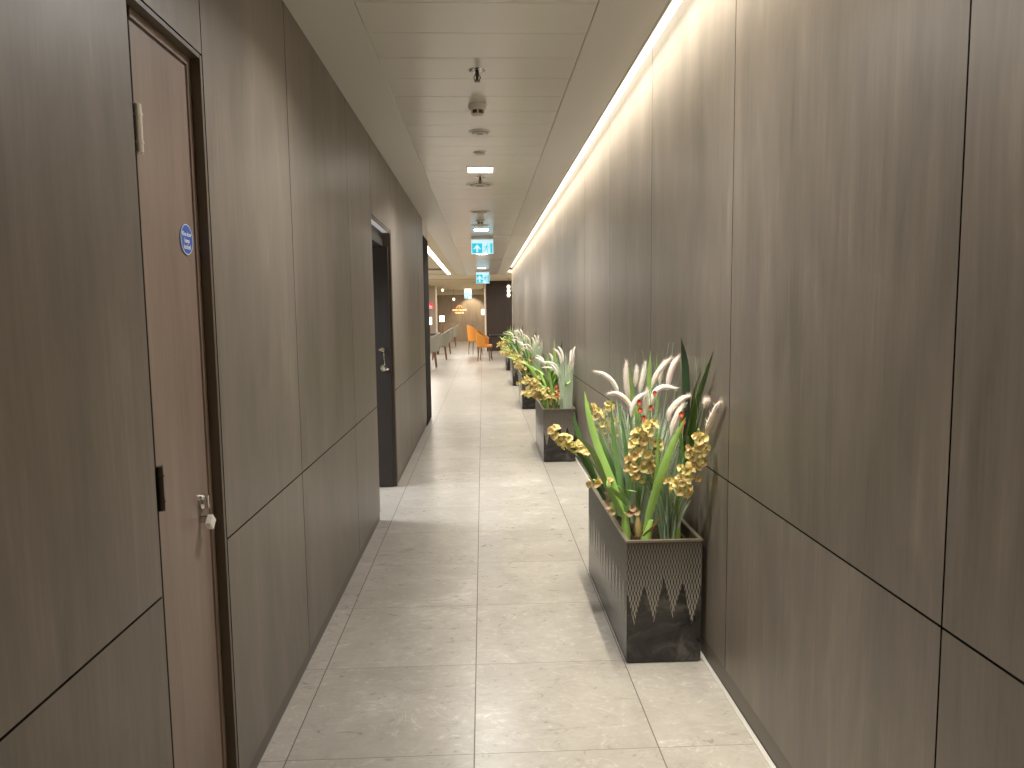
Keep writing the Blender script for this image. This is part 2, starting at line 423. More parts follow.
# blue round notice
SY, SZ = 1.921, 1.612
sg = thing('door_sign', 'round blue notice with three lines of white lettering on the narrow walnut door', 'sign', (LX+.0005, SY, SZ))
MB().lathe([(.0, 0), (.039, 0), (.039, .002), (0, .002)], 40, ax='x').build('disc', M['blue'], sg, True)
rg = MB(); N = 40
vs = [(.0023, r_*math.cos(2*PI*i/N), r_*math.sin(2*PI*i/N)) for r_ in (.0368, .0385) for i in range(N)]
rg.add(vs, [(i, (i+1) % N, N+(i+1) % N, N+i) for i in range(N)]); rg.build('border_ring', M['bluewhite'], sg)
def text(body, size, mat, name, parent, loc, rot):
    cu = bpy.data.curves.new(name, 'FONT'); cu.body = body; cu.size = size; cu.align_x = 'CENTER'; cu.align_y = 'CENTER'
    cu.offset = size*.018
    tmp = bpy.data.objects.new('tmp', cu); C.objects.link(tmp)
    dg = bpy.context.evaluated_depsgraph_get(); dg.update()
    me = bpy.data.meshes.new_from_object(tmp.evaluated_get(dg)); bpy.data.objects.remove(tmp)
    me.materials.clear(); me.materials.append(mat)
    o = bpy.data.objects.new(name, me); C.objects.link(o); o.parent = parent; o.location = loc; o.rotation_euler = rot; return o
for t_, zz_, s_ in (('Fire door', .013, .0150), ('keep', -.003, .0165), ('locked', -.019, .0165)):
    text(t_, s_, M['bluewhite'], 'lettering', sg, (.0026, 0, zz_), (PI/2, 0, PI/2))

# ------------------------------------------------------------------ door 2: open doorway
d2 = thing('door_2', '', ''); del d2['category']; del d2['label']; struct(d2)
VX = -1.75
v_ = MB(); v_.box((VX, 5.935, 0), (XL-.02, 6.0, 2.2)); v_.box((VX, 4.86, 0), (XL-.10, 4.925, 2.2))
struct(v_.build('wall_vestibule', M['endwall']))
struct(MB().box((-3.3, 4.0, 2.25), (VX, 6.9, 2.3)).box((-3.4, 4.0, 0), (-3.3, 6.9, 2.3)).box((-3.3, 3.95, 0), (VX, 4.0, 2.3)).box((-3.3, 6.9, 0), (VX, 6.95, 2.3)).box((VX, 4.0, 0), (VX+.06, 4.86, 2.3)).box((VX, 6.0, 0), (VX+.06, 6.9, 2.3)).build('wall_side_room', M['white']))
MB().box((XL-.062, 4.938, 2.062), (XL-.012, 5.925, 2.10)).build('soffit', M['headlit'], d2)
MB().box((VX, 4.925, 1.955), (XL-.062, 5.935, 2.10)).build('header', M['leafdark'], d2)
f2 = MB(); f2.box((XL-.16, 5.925, 0), (XL-.002, 5.954, 2.062)); f2.box((XL-.10, 4.931, 0), (XL-.006, 4.938, 2.062)); f2.box((XL-.010, 4.931, 2.055), (XL-.001, 5.95, 2.075))
f2.build('frame', M['frame'], d2)
lf = MB().box((-1.56, 5.885, .008), (XL-.022, 5.922, 1.95)).build('leaf', M['leafdark'], d2)
kn = A(385, 369, 5.86)
hb = MB(); hb.lathe([(0, 0), (.026, 0), (.026, -.008), (.011, -.010), (.011, -.045), (0, -.045)], 20, (kn.x-.012, 5.885, kn.z+.004), 'y')
h2 = hb.build('lever_rose', M['chrome'], d2, True)
MB().tube(cat_rom([(kn.x-.012, 5.842, kn.z), (kn.x+.008, 5.838, kn.z), (kn.x+.032, 5.842, kn.z-.004)], 8), .012, 10).build('lever', M['chrome'], h2, True)
lk = MB(); lk.lathe([(0, 0), (.016, 0), (.016, -.01), (0, -.01)], 16, (kn.x-.018, 5.885, kn.z+.155), 'y'); lk.box((kn.x-.045, 5.866, kn.z+.148), (kn.x-.005, 5.876, kn.z+.162))
lo = lk.build('lock_rose', M['chrome'], d2, True)
ch = MB()
for i in range(9): ch.lathe([(0, -.004), (.004, -.002), (.004, .002), (0, .004)], 8, (kn.x-.006+.002*i/3, 5.862, kn.z+.14-.013*i))
ch.build('key_chain', M['chrome'], lo, True)

# ------------------------------------------------------------------ ceiling fittings
DLY = [-1.7, 2.58, 6.12, 10.45, 14.70, 19.2]
proto = thing('downlight', 'square recessed downlight, glowing white, nearest of the lit squares along the ceiling', 'ceiling light', (0, DLY[2], ZC), 'square downlights along the corridor ceiling')
q = MB()
for a in ((-.112, -.112, -.100, .112), (.100, -.112, .112, .112), (-.100, -.112, .100, -.100), (-.100, .100, .100, .112)): q.box((a[0], a[1], -.004), (a[2], a[3], 0))
q.build('frame', M['white'], proto); MB().box((-.1, -.1, -.0035), (.1, .1, 0)).build('diffuser', M['led'], proto)
names = {0: 'square downlight behind the viewer', 1: 'square downlight overhead, just above the top of the view', 3: 'square downlight close in front of the nearest hanging exit sign', 4: 'square downlight seen just below the nearest exit sign', 5: 'square downlight farthest down the corridor, near the second exit sign'}
for i, t_ in names.items():
    if i == 0: continue
    dup(proto, (0, DLY[i], ZC), t_)
def area(name, loc, size, power, col=(1, .93, .82), rot=(0, 0, 0), spread=180, sy=None, shape='RECTANGLE'):
    l_ = bpy.data.lights.new(name, 'AREA'); l_.energy = power; l_.color = col; l_.shape = shape
    l_.size = size; l_.size_y = sy or size; l_.spread = math.radians(spread)
    o = bpy.data.objects.new(name, l_); C.objects.link(o); o.location = loc; o.rotation_euler = rot; return o
for yy in DLY: area('downlight_lamp', (0, yy, ZC-.012), .19, 4 if yy < 0 else (23 if yy < 3 else 32), (1, .97, .92), spread=140)

def sprinkler(loc, label):
    t = thing('sprinkler', label, 'sprinkler', loc, 'ceiling sprinklers')
    MB().lathe([(0, 0), (.040, 0), (.040, -.003), (.022, -.009), (0, -.009)], 24).build('escutcheon', M['chrome'], t, True)
    b = MB().lathe([(0, -.009), (.010, -.009), (.012, -.022), (.008, -.026), (.006, -.05), (0, -.05)], 12)
    for s_ in (-1, 1): b.tube(cat_rom([(s_*.009, 0, -.022), (s_*.016, 0, -.036), (s_*.005, 0, -.052)], 6), .0025, 6)
    b.build('body', M['darkmetal'], t, True)
    MB().lathe([(0, -.052), (.016, -.052), (.016, -.054), (0, -.054)], 16).build('deflector', M['darkmetal'], t, True)
sprinkler((-.008, 3.66, ZC+.001), 'ceiling sprinkler with round plate, nearest of the sprinklers')
sprinkler((-.002, 6.45, ZC+.001), 'small ceiling sprinkler just beyond the nearest lit square downlight')
def detector(loc, label):
    t = thing('smoke_detector', label, 'smoke detector', loc, 'smoke detectors')
    MB().lathe([(0, 0), (.052, 0), (.054, -.014), (.050, -.020), (0, -.020)], 32).build('base', M['white'], t, True)
    b = MB().lathe([(0, -.020), (.048, -.020), (.048, -.030), (.045, -.032)], 32, mi=0).lathe([(0, -.052), (.036, -.052), (.026, -.061), (.016, -.064), (0, -.064)], 32)
    b.build('dome', M['white'], t, True)
    MB().lathe([(.036, -.032), (.036, -.052)], 24).build('sensing_slot', M['slot'], t)
    v = MB()
    for i in range(6):
        a = 2*PI*(i+.5)/6; v.box((.0365*math.cos(a)-.003, .0365*math.sin(a)-.003, -.052), (.0365*math.cos(a)+.006, .0365*math.sin(a)+.006, -.031))
    v.build('rib', M['white'], t)['kind'] = 'stuff'
detector((-.010, 4.25, ZC), 'white domed smoke detector, nearest one on the ceiling')
detector((-.010, 9.35, ZC), 'smoke detector seen against the blue glow before the nearest exit sign')
def disc(name, cat, loc, r_, label, rings=3):
    t = thing(name, label, cat, loc, 'round ceiling discs')
    MB().lathe([(0, 0), (r_, 0), (r_*.97, -.006), (r_*.86, -.008), (0, -.008)], 32).build('flange', M['white'], t, True)
    for i in range(rings):
        q = r_*(.78-.22*i); MB().lathe([(0, -.008), (q, -.008), (q*.96, -.012-.003*i), (0, -.012-.003*i)], 32).build('ring', M['grille'] if i % 2 == 0 else M['white'], t, True)
disc('ceiling_speaker', 'speaker', (.002, 4.86, ZC+.001), .075, 'round grey ceiling speaker between smoke detector and first lit downlight')
disc('cover_plate', 'cover plate', (-.002, 5.47, ZC+.001), .05, 'small round cover plate just before the first lit downlight', 1)
disc('air_diffuser', 'air vent', (-.006, 6.80, ZC+.001), .125, 'round air diffuser just beyond the first lit downlight')
disc('air_diffuser', 'air vent', (-.012, 8.62, ZC+.001), .11, 'round air diffuser in front of the second smoke detector')
disc('air_diffuser', 'air vent', (-.012, 9.9, ZC+.001), .125, 'round air diffuser just past the second smoke detector')

def exit_sign(loc, w, h, drop, label):
    t = thing('exit_sign', label, 'exit sign', loc, 'hanging emergency exit signs')
    MB().box((-w/2, -.03, -drop*.55), (w/2, .03, 0)).build('housing', M['silver'], t)
    MB().box((-w/2, -.012, -drop-h), (w/2, .012, -drop*.55)).build('panel', M['sign_white'], t)
    y = -.0135; b = w*.03; z1 = -drop-b; z0 = -drop-h+b
    m1 = -w/2+w*.50
    MB().prism([(-w/2+b, y, z0), (m1, y, z0), (m1, y, z1), (-w/2+b, y, z1)], (0, .001, 0)).build('arrow_field', M['sign_cyan'], t)
    cx = (-w/2+b+m1)/2; cz = (z0+z1)/2; s_ = (z1-z0)*.40
    ar = [(-.22, -1), (.22, -1), (.22, .1), (.62, -.25), (.98, -.25), (0, 1), (-.98, -.25), (-.62, -.25), (-.22, .1)]
    MB().poly([(cx+a*s_, y-.0012, cz+c*s_) for a, c in ar]).build('arrow', M['sign_white'], t)
    # running figure in white field and cyan door
    fx = w*.20; s2 = (z1-z0)*.46
    fig = MB()
    def limb(pts, r_): 
        for (a0, c0), (a1, c1) in zip(pts[:-1], pts[1:]):
            d = Vector((a1-a0, c1-c0)).normalized(); n_ = Vector((-d.y, d.x))*r_
            fig.poly([(fx+(a0+n_.x)*s2, y-.0004, cz+(c0+n_.y)*s2), (fx+(a1+n_.x)*s2, y-.0004, cz+(c1+n_.y)*s2), (fx+(a1-n_.x)*s2, y-.0004, cz+(c1-n_.y)*s2), (fx+(a0-n_.x)*s2, y-.0004, cz+(c0-n_.y)*s2)])
    fig.poly([(fx+(.18+.17*math.cos(2*PI*i/14))*s2, y-.0004, cz+(.78+.17*math.sin(2*PI*i/14))*s2) for i in range(14)])
    limb([(.08, .55), (-.12, -.02)], .17); limb([(.05, .5), (.42, .2), (.66, .36)], .07); limb([(.0, .5), (-.42, .38), (-.55, .05)], .07)
    limb([(-.12, 0), (.28, -.28), (.14, -.8)], .09); limb([(-.14, 0), (-.38, -.45), (-.85, -.5)], .09)
    fig.build('running_figure', M['sign_cyan'], t)
    MB().prism([(w*.36, y, z0), (w/2-b, y, z0), (w/2-b, y, z1), (w*.36, y, z1)], (0, .001, 0)).build('door_symbol', M['sign_cyan'], t)
exit_sign((.011, 11.3, ZC), .335, .170, .10, 'cyan hanging exit sign with up arrow and running figure, nearest of the exit signs')
exit_sign((.018, 20.2, ZC), .36, .25, .11, 'cyan exit sign hanging at the far end of the corridor, second of the signs')
exit_sign((-.645, 33., ZC), .32, .24, .27, 'smallest cyan exit sign, hanging in front of the far wooden wall')

cv = MB().box((.795, YB+.02, 2.742), (XR-.001, YR-.02, 2.756)).build('cove_light', M['cove']); tag(cv, 'long bright LED cove strip washing the top of the right wall', 'strip light')
ll = thing('linear_light', 'long bright linear light in the lounge ceiling left of the corridor', 'strip light', (-1.0, 16.7, ZC+.02))
MB().box((-.055, -6.3, -.004), (.055, 6.0, 0)).build('diffuser', M['trough'], ll); MB().box((-.075, -6.32, -.012), (-.055, 6.02, 0)).box((.055, -6.32, -.012), (.075, 6.02, 0)).build('frame', M['white'], ll)
gt = thing('ceiling_grille', 'dark air grille in the lounge ceiling left of the linear light', 'air vent', (-1.4, 19.9, ZC+.02))
MB().box((-.3, -.3, -.008), (.3, .3, 0)).build('frame', M['slot'], gt)
g_ = MB()
for i in range(10): g_.box((-.27, -.27+i*.056, -.016), (.27, -.255+i*.056, -.008))
g_.build('slats', M['grille'], gt)

# ------------------------------------------------------------------ lounge things
def chair(name, label, fab, loc, rz, group):
    t = thing(name, label, 'chair', loc, group, rz)
    sb = MB(); N = 28
    def sup(a, r_): 
        c, s_ = math.cos(a), math.sin(a); return (math.copysign(abs(c)**.55, c)*r_, math.copysign(abs(s_)**.55, s_)*r_)
    prof = [(.0, .40), (.22, .40), (.245, .425), (.245, .465), (.225, .485), (.0, .49)]
    vs = []; fs = []
    for r_, z in prof:
        for i in range(N): x_, y_ = sup(2*PI*i/N, max(r_, .001)); vs.append((x_, y_, z))
    for j in range(len(prof)-1):
        for i in range(N): fs.append((j*N+i, j*N+(i+1) % N, (j+1)*N+(i+1) % N, (j+1)*N+i))
    sb.add(vs, fs).build('seat', fab, t, True)
    bb = MB(); vs = []; fs = []; n_ = 20; m_ = 6      # wrap-around shell, back toward +x
    for side in (0, 1):
        for i in range(n_+1):
            a = math.radians(-105+210*i/n_); c = abs(a)/math.radians(105)
            top = .92-.24*c**1.6
            for j in range(m_+1):
                f_ = j/m_; z = .43+(top-.43)*f_; r_ = .245+.05*f_*(1-c*.5)+(.035 if side else 0)
                vs.append((r_*math.cos(a)*1.0, r_*math.sin(a), z))
    S = (n_+1)*(m_+1)
    for i in range(n_):
        for j in range(m_):
            a = i*(m_+1)+j; fs += [(a, a+1, a+m_+2, a+m_+1), (S+a, S+a+m_+1, S+a+m_+2, S+a+1)]
        a = i*(m_+1)+m_; fs.append((a, S+a, S+a+m_+1, a+m_+1)); a = i*(m_+1); fs.append((a, a+m_+1, S+a+m_+1, S+a))
    for i in (0, n_):
        for j in range(m_):
            a = i*(m_+1)+j; fs.append((a, S+a, S+a+1, a+1))
    bb.add(vs, fs).build('backrest', fab, t, True)
    for sx_ in (-1, 1):
        for sy_ in (-1, 1):
            MB().tube([(sx_*.17, sy_*.17, .41), (sx_*.21, sy_*.20, 0)], [.024, .013], 8).build('leg', M['legwood'], t, True)
    return t
GC = 'grey upholstered lounge chairs on the left'
c0 = chair('lounge_chair', 'grey fabric lounge chair nearest the corridor on the left, in front of the lamps', M['greyfab'], (-1.45, 19.2, 0), 0, GC)
dup(c0, (-1.34, 22.3, 0), 'grey fabric lounge chair second from the corridor in the left row')
dup(c0, (-1.36, 25.5, 0), 'grey fabric lounge chair third from the corridor in the left row')
dup(c0, (-1.38, 31.2, 0), 'grey fabric lounge chair farthest back in the left row, before the wood wall')
OC = 'orange leather dining chairs'
o0 = chair('dining_chair', 'orange leather chair nearest the corridor, drawn up to the black table', M['orange'], (.05, 21.55, 0), PI*.93, OC)
dup(o0, (-.27, 24.9, 0), 'orange leather chair farther back, left of the dark wall', PI*1.15)
def table(label, loc, w, d, group=None):
    t = thing('table', label, 'table', loc, group)
    MB().box((-w/2, -d/2, .70), (w/2, d/2, .735)).build('tabletop', M['tabletop'], t, bevel=.004)
    for sx_ in (-1, 1):
        for sy_ in (-1, 1): MB().box((sx_*(w/2-.05)-.02, sy_*(d/2-.05)-.02, 0), (sx_*(w/2-.05)+.02, sy_*(d/2-.05)+.02, .70)).build('leg', M['blackmetal'], t)
    for y_ in (-d/2+.03, d/2-.05): MB().box((-w/2+.07, y_, .66), (w/2-.07, y_+.02, .70)).build('rail', M['blackmetal'], t)
table('black dining table beside the orange chairs in front of the dark wall', (.56, 22.75, 0), .72, .8, 'tables')
TG = 'dark tables on the left of the lounge'
table('dark lounge table nearest the corridor, behind the nearest grey chair', (-2.0, 20.6, 0), .75, .8, TG)
table('dark lounge table farther back carrying the right hand lit lamp', (-1.92, 25.6, 0), .75, .8, TG)
def lamp(label, loc, hh=.42):
    t = thing('table_lamp', label, 'lamp', loc, 'lit table lamps in the lounge')
    MB().lathe([(0, 0), (.075, 0), (.07, .012), (.02, .02), (0, .02)], 20).build('base', M['darkwood'], t, True)
    MB().lathe([(0, .02), (.032, .02), (.038, hh*.4), (.02, hh*.7), (0, hh*.72)], 16).build('stem', M['legwood'], t, True)
    MB().lathe([(.082, hh*.66), (.082, hh*.66+.20), (.07, hh*.66+.205), (.0, hh*.66+.20), (0, hh*.67), (.07, hh*.67)], 24).build('lamp_shade', M['shade'], t, True)
p = A(430, 319, 20.8); lamp('lit white table lamp at left edge of the lounge, below the red sign', (-1.53, 20.8, .736), .56)
p = A(442, 319, 25.6); lamp('lit white table lamp with dark stem, right of the other lamp', (p.x, 25.6, .736), .60)
def stem_glass(name, label, loc): pass
rs = A(430, 306, 29.98)
r_ = thing('wall_sign', 'small red lit sign on the left partition above the lamp', 'sign', (rs.x, 29.96, rs.z))
MB().box((-.12, -.02, -.12), (.12, .04, .12)).build('panel', M['sign_red'], r_)
MB().box((-.09, -.024, .035), (-.02, -.02, .065)).box((-.09, -.024, -.02), (.09, -.02, .0)).box((-.09, -.024, -.09), (.09, -.02, -.07)).build('marks', M['sign_white'], r_)
# emblem and two lines of lettering on the far wall (too small to read)
em = A(459.3, 307, 36.70); ws = thing('wall_emblem', 'amber arched emblem above two short lines of lit lettering on the far wooden wall', 'sign', (em.x, 36.70, 0))
e = MB(); 
for i in range(12):
    a0, a1 = PI*i/12, PI*(i+1)/12
    e.prism([(.16*math.cos(a0), 0, 1.66+.17*math.sin(a0)), (.16*math.cos(a1), 0, 1.66+.17*math.sin(a1)), (.11*math.cos(a1), 0, 1.66+.11*math.sin(a1)), (.11*math.cos(a0), 0, 1.66+.11*math.sin(a0))], (0, -.02, 0))
e.box((-.02, -.02, 1.66), (.02, 0, 1.78)); e.build('emblem', M['emblem'], ws)
rr = random.Random(3)
for z_, n_, w_ in ((1.575, 15, .70), (1.435, 9, .44)):
    l_ = MB()
    for i in range(n_):
        x_ = -w_/2+w_*(i+.5)/n_; h_ = .035; q = w_/n_*.32
        l_.box((x_-q, -.012, z_-h_), (x_-q+.012, 0, z_+h_)); 
        kk = rr.random()
        if kk < .7: l_.box((x_-q, -.012, z_+h_-.012), (x_+q, 0, z_+h_))
        if kk > .3: l_.box((x_-q, -.012, z_-h_), (x_+q, 0, z_-h_+.012))
        if .2 < kk < .8: l_.box((x_+q-.012, -.012, z_-h_), (x_+q, 0, z_+h_))
    l_.build('lettering', M['letter'], ws)
# pendants
def pendant(label, loc, n_, r_, cat='pendant light', drop=.2):
    t = thing('pendant_light', label, cat, loc, 'lounge pendant lights')
    MB().tube([(0, 0, 0), (0, 0, -drop)], .006, 6).build('cord', M['darkmetal'], t)
    z = -drop
    for i in range(n_):
        MB().lathe([(0, z), (r_*.5, z), (r_, z-r_), (r_*.5, z-2*r_), (0, z-2*r_)], 16).build('globe', M['globe'], t, True); z -= 2*r_+.012
pq = A(508.5, 285, 24.5); pendant('stack of glowing globes hanging at the end of the right wall', (pq.x, 24.5, ZC), 3, .062, drop=ZC-pq.z)
pq = A(443.5, 285, 30); pendant('dark corded pendant in front of the far wall, left', (pq.x, 29.2, ZC), 1, .05, drop=.20)
pq = A(453.7, 298, 34); pendant('small hanging globe in front of the far wall beside the exit sign', (pq.x, 34, ZC), 1, .06, drop=ZC-pq.z)
sc_ = A(483.8, 312, 29); s_ = thing('wall_light', 'cream glowing wall light on the pale edge beside the dark wall', 'wall light', (.06, 29, sc_.z))
MB().box((0, -.03, -.05), (.025, .03, .05)).build('back_plate', M['silver'], s_); MB().lathe([(0, -.12), (.06, -.10), (.075, 0), (.06, .10), (0, .12)], 16, (-.05, 0, 0)).build('globe', M['globe'], s_, True)

for c_ in (o0, bpy.data.objects['dining_chair.001']): c_.scale = (.86, .86, 1.0 if c_ == o0 else 1.1)
# ------------------------------------------------------------------ planters and plants
PX0, PX1, PH = .556, .858, .505
def planter(loc, L, label):
    t = thing('planter', label, 'planter', loc, 'dark trough planters along the right wall')
    W = PX1-PX0; th = .012
    b = MB(); z0, z1 = .006, PH-.004
    o = [(0, 0), (W, 0), (W, L), (0, L)]; i_ = [(th, th), (W-th, th), (W-th, L-th), (th, L-th)]
    vs = [(x, y, z0) for x, y in o]+[(x, y, z1) for x, y in o]+[(x, y, z1) for x, y in i_]+[(x, y, .40) for x, y in i_]
    fs = [(3, 2, 1, 0)]
    for i in range(4):
        q = (i+1) % 4; fs += [(i, q, 4+q, 4+i), (4+i, 4+q, 8+q, 8+i), (8+i, 8+q, 12+q, 12+i)]
    fs.append((12, 13, 14, 15)); b.add(vs, fs).build('trough', M['planter'], t)
    r_ = MB(); e_ = .003
    for a, c in (((-e_, -e_), (W+e_, th)), ((-e_, L-th), (W+e_, L+e_)), ((-e_, th), (th, L-th)), ((W-th, th), (W+e_, L-th))): r_.box((a[0], a[1], PH-.004), (c[0], c[1], PH+.004))
    r_.build('rim', M['rim'], t)
    MB().box((.008, .008, 0), (W-.008, L-.008, .006)).build('plinth', M['blackmetal'], t)
    n_ = 24; m_ = 60; vs = []; fs = []
    for i in range(n_+1):
        for j in range(m_+1): vs.append((th+(W-2*th)*i/n_, th+(L-2*th)*j/m_, .452+R.uniform(-.006, .008)))
    for i in range(n_):
        for j in range(m_): a = i*(m_+1)+j; fs.append((a, a+1, a+m_+2, a+m_+1))
    MB().add(vs, fs).build('soil', M['soil'], t)
    return t
PY = [2.783, 6.757, 10.557, 13.99, 17.77]
PLAB = ['dark carved trough planter nearest the viewer against the right wall', 'dark trough planter second along the right wall', 'dark trough planter third along the right wall', 'dark trough planter fourth along the right wall', 'dark trough planter farthest down the corridor, fifth along the wall']
p0 = planter((PX0, PY[0], 0), 1.045, PLAB[0])
for i in range(1, 5): dup(p0, (PX0, PY[i], 0), PLAB[i])
SOIL = .455

# flower meshes (one per colour, shared by every flower)
def flower_mesh(name, pm, seed, sc=1.):
    rr = random.Random(seed); mb = MB(); L = .0255*sc
    def tepal(ang, tilt, ln, wd, mi=0, cup=.5):
        ca, sa = math.cos(ang), math.sin(ang); vs = []; fs = []
        for i in range(5):
            f_ = i/4; w = wd*math.sin(PI*(.12+.83*f_))**.8
            rad_ = ln*f_*math.cos(tilt); h_ = ln*f_*math.sin(tilt)-cup*ln*f_*f_*.6
            for s_ in (-1, 0, 1):
                x_ = rad_; y_ = s_*w; z_ = h_+abs(s_)*w*.35
                vs.append((x_*ca-y_*sa, x_*sa+y_*ca, z_))
        for i in range(4):
            for j in range(2): a = i*3+j; fs.append((a, a+1, a+4, a+3))
        mb.add(vs, fs, mi)
    for i in range(5): tepal(PI/2+2*PI*i/5+rr.uniform(-.12, .12), .75+rr.uniform(-.2, .25), L, .0104*sc)
    tepal(-PI/2, 1.25, L*.7, .010*sc, 1, 1.3); tepal(PI/2, 1.35, L*.45, .005*sc, 1, .5)
    mb.tube([(0, 0, -.012*sc), (0, 0, .003*sc)], [.0025*sc, .004*sc], 6, 2)
    me_o = mb.build(name, [pm, M['lip'], M['stem']], None, True); me = me_o.data; bpy.data.objects.remove(me_o); return me
FM = [flower_mesh('flower_a', M['petal'], 1), flower_mesh('flower_b', M['petal'], 2, .9), flower_mesh('flower_c', M['petal2'], 3), flower_mesh('flower_d', M['petal'], 4, 1.1)]
FRED = flower_mesh('flower_red', M['red'], 5, .75); FFADE = flower_mesh('flower_faded', M['faded'], 6, .9)
def put_flower(parent, me, p, d, s=1., rr=R, name='flower'):
    o = bpy.data.objects.new(name, me); C.objects.link(o); o.parent = parent
    q = Vector(d).normalized().to_track_quat('Z', 'Y')
    o.rotation_mode = 'QUATERNION'; o.rotation_quaternion = q @ Matrix.Rotation(rr.uniform(-.5, .5), 3, 'Z').to_quaternion()
    o.location = p; o.scale = (s, s, s); return o
def spike(parent, pts, n_fl, frac, spread, rr, meshes=None, org=Vector((0, 0, 0)), s=1., name='flower_spike'):
    c = [q-org for q in cat_rom(pts, 18)]
    o = MB().tube(c, [.0045-.0025*i/18 for i in range(19)], 6).build(name, M['stem'], parent, True)
    ped = MB()
    for i in range(n_fl):
        f_ = 1-frac+frac*i/(max(1, n_fl-1)); t = f_*18; j = min(int(t), 17); p = c[j].lerp(c[j+1], t-j)
        d = Vector((rr.uniform(-1, 1), rr.uniform(-1.3, .4), rr.uniform(-.45, .75))).normalized()
        q = p+d*spread*rr.uniform(.6, 1.15)*(1-.35*(f_-(1-frac))/frac)
        ped.tube([p, p.lerp(q, .5)+Vector((0, 0, .004)), q], .0016, 4)
        put_flower(o, rr.choice(meshes or FM), q, d+Vector((0, -.4, .1)), s*rr.uniform(.85, 1.1), rr)
    for i in range(2): ped.tube([c[17], c[18]+Vector((rr.uniform(-.012, .012), 0, .014+.012*i))], [.002, .005], 5)
    ped.build('flower_stalks', M['stem'], o, True)
    return o
def leaf(parent, pts, w, mat, org, yaw=0., n=14, name='leaf', fold=.3, taper=1.):
    w *= 1.18
    c = [q-org for q in cat_rom(pts, n)]
    wid = [w*min(1, .55+i/n*1.6)*(max(.03, 1-((i/n-.45)/.55)**2.2) if i/n > .45 else 1) for i in range(n+1)]
    sd = Vector((math.cos(yaw), math.sin(yaw), 0))
    return MB().ribbon(c, wid, sd, fold).build(name, mat, parent, True)
def plant(name, label, cat, org, group): return thing(name, label, cat, org, group)
OG = 'yellow flowering orchids in the planters'; GG = 'foxtail grass clumps in the planters'; SG = 'sword leaved plants in the planters'; RG = 'red flowering stems in the planters'
def bulb(t, mat=None, h=.085, r_=.020, lean=(0, 0)):
    MB().tube([(0, 0, -.01), (lean[0]*.3, lean[1]*.3, h*.35), (lean[0]*.7, lean[1]*.7, h*.8), (lean[0], lean[1], h*1.15)], [r_*.8, r_, r_*.72, r_*.4], 12).build('pseudobulb', mat or M['strap'], t, True)
def plume(parent, pts, r_, mat, org, rr, hairs=260, n=14):
    r_ *= 1.12
    c = [q-org for q in cat_rom(pts, n)]; mb = MB()
    rad = [r_*(.35+.65*min(1, i/n*5))*(1 if i < n*.6 else max(.25, 1-((i/n-.6)/.4)**2*.75)) for i in range(n+1)]
    mb.tube(c, [x*.95 for x in rad], 8)
    for _ in range(hairs):
        t = rr.uniform(0, n-.01); j = int(t); p = c[j].lerp(c[j+1], t-j); d = (c[j+1]-c[j]).normalized()
        u = d.orthogonal().normalized(); a = rr.uniform(0, 2*PI); o_ = (u*math.cos(a)+d.cross(u)*math.sin(a))
        q = p+o_*rad[j]*.5; e = p+o_*rad[j]*rr.uniform(1.25, 2.0)+d*r_*rr.uniform(.9, 2.0)
        s_ = o_.cross(d)*.0011
        mb.add([q-s_, q+s_, e], [(0, 1, 2)])
    return mb.build('plume', mat, parent, True)
def blades(parent, n_, r0, h0, h1, lean, mat, rr, w=.0022, dirx=0, diry=0, name='grass_blades'):
    mb = MB()
    for _ in range(n_):
        a = rr.uniform(0, 2*PI); q = rr.uniform(0, r0)
        b0 = Vector((q*math.cos(a), q*math.sin(a), 0)); h_ = rr.uniform(h0, h1); le = rr.uniform(.25, 1)*lean
        a2 = a+rr.uniform(-.8, .8)
        tip = b0+Vector((math.cos(a2)*le*h_*.55+dirx*h_, math.sin(a2)*le*h_*.6+diry*h_, h_))
        mid = b0.lerp(tip, .5)+Vector((-(tip.x-b0.x)*.18, -(tip.y-b0.y)*.18, h_*.04))
        c = cat_rom([b0, mid, tip], 7); ww = [w*(.8+.4*min(1, i/2))*(1-(i/7)**2*.9) for i in range(8)]
        ya = rr.uniform(0, PI); mb.ribbon(c, ww, Vector((math.cos(ya), math.sin(ya)*.5, 0)), .3)
    return mb.build(name, mat, parent, True)

# ---- nearest planter, laid out after the photograph
rr = random.Random(11)
# orchid with the fan of bright strap leaves, front left
B = A(625.5, 530, 2.93); B.z = SOIL
t = plant('orchid', 'orchid with tall bright strap leaves fanning left, front corner of nearest planter', 'orchid', B, OG); bulb(t, h=.11, r_=.022)
for pts, w, mt, yw in (([(625.5, 522, 2.93), (614, 486, 2.95), (598, 446, 3.0), (589, 415, 3.03), (584.5, 391, 3.06)], .0135, 'strap', .1),
                       ([(625, 520, 2.94), (606, 484, 2.9), (592, 452, 2.86), (572, 432, 2.82)], .011, 'strap', -.2),
                       ([(627, 520, 2.95), (621, 482, 3.0), (615, 446, 3.05), (611, 404, 3.1)], .012, 'strapdark', .3),
                       ([(626, 520, 2.97), (617, 484, 3.05), (607, 455, 3.08), (596, 420, 3.15)], .011, 'strapdark', -.4),
                       ([(628, 520, 2.95), (629, 480, 3.05), (625, 440, 3.12), (618, 400, 3.2)], .010, 'strapdark', .5),
                       ([(627, 505, 2.93), (617, 494, 2.9), (609, 487, 2.88), (607, 478, 2.9)], .008, 'strap', .1),
                       ([(629, 500, 2.93), (626, 491, 2.9), (638, 492, 2.87)], .006, 'strap', .2)):
    leaf(t, [A(*q) for q in pts], w, M[mt], B, yw)
spike(t, [A(627, 520, 3.0), A(622, 490, 2.98), A(606, 484, 2.96), A(592, 483, 2.92)], 7, .40, .02, rr, [FM[2], FM[0]], B)
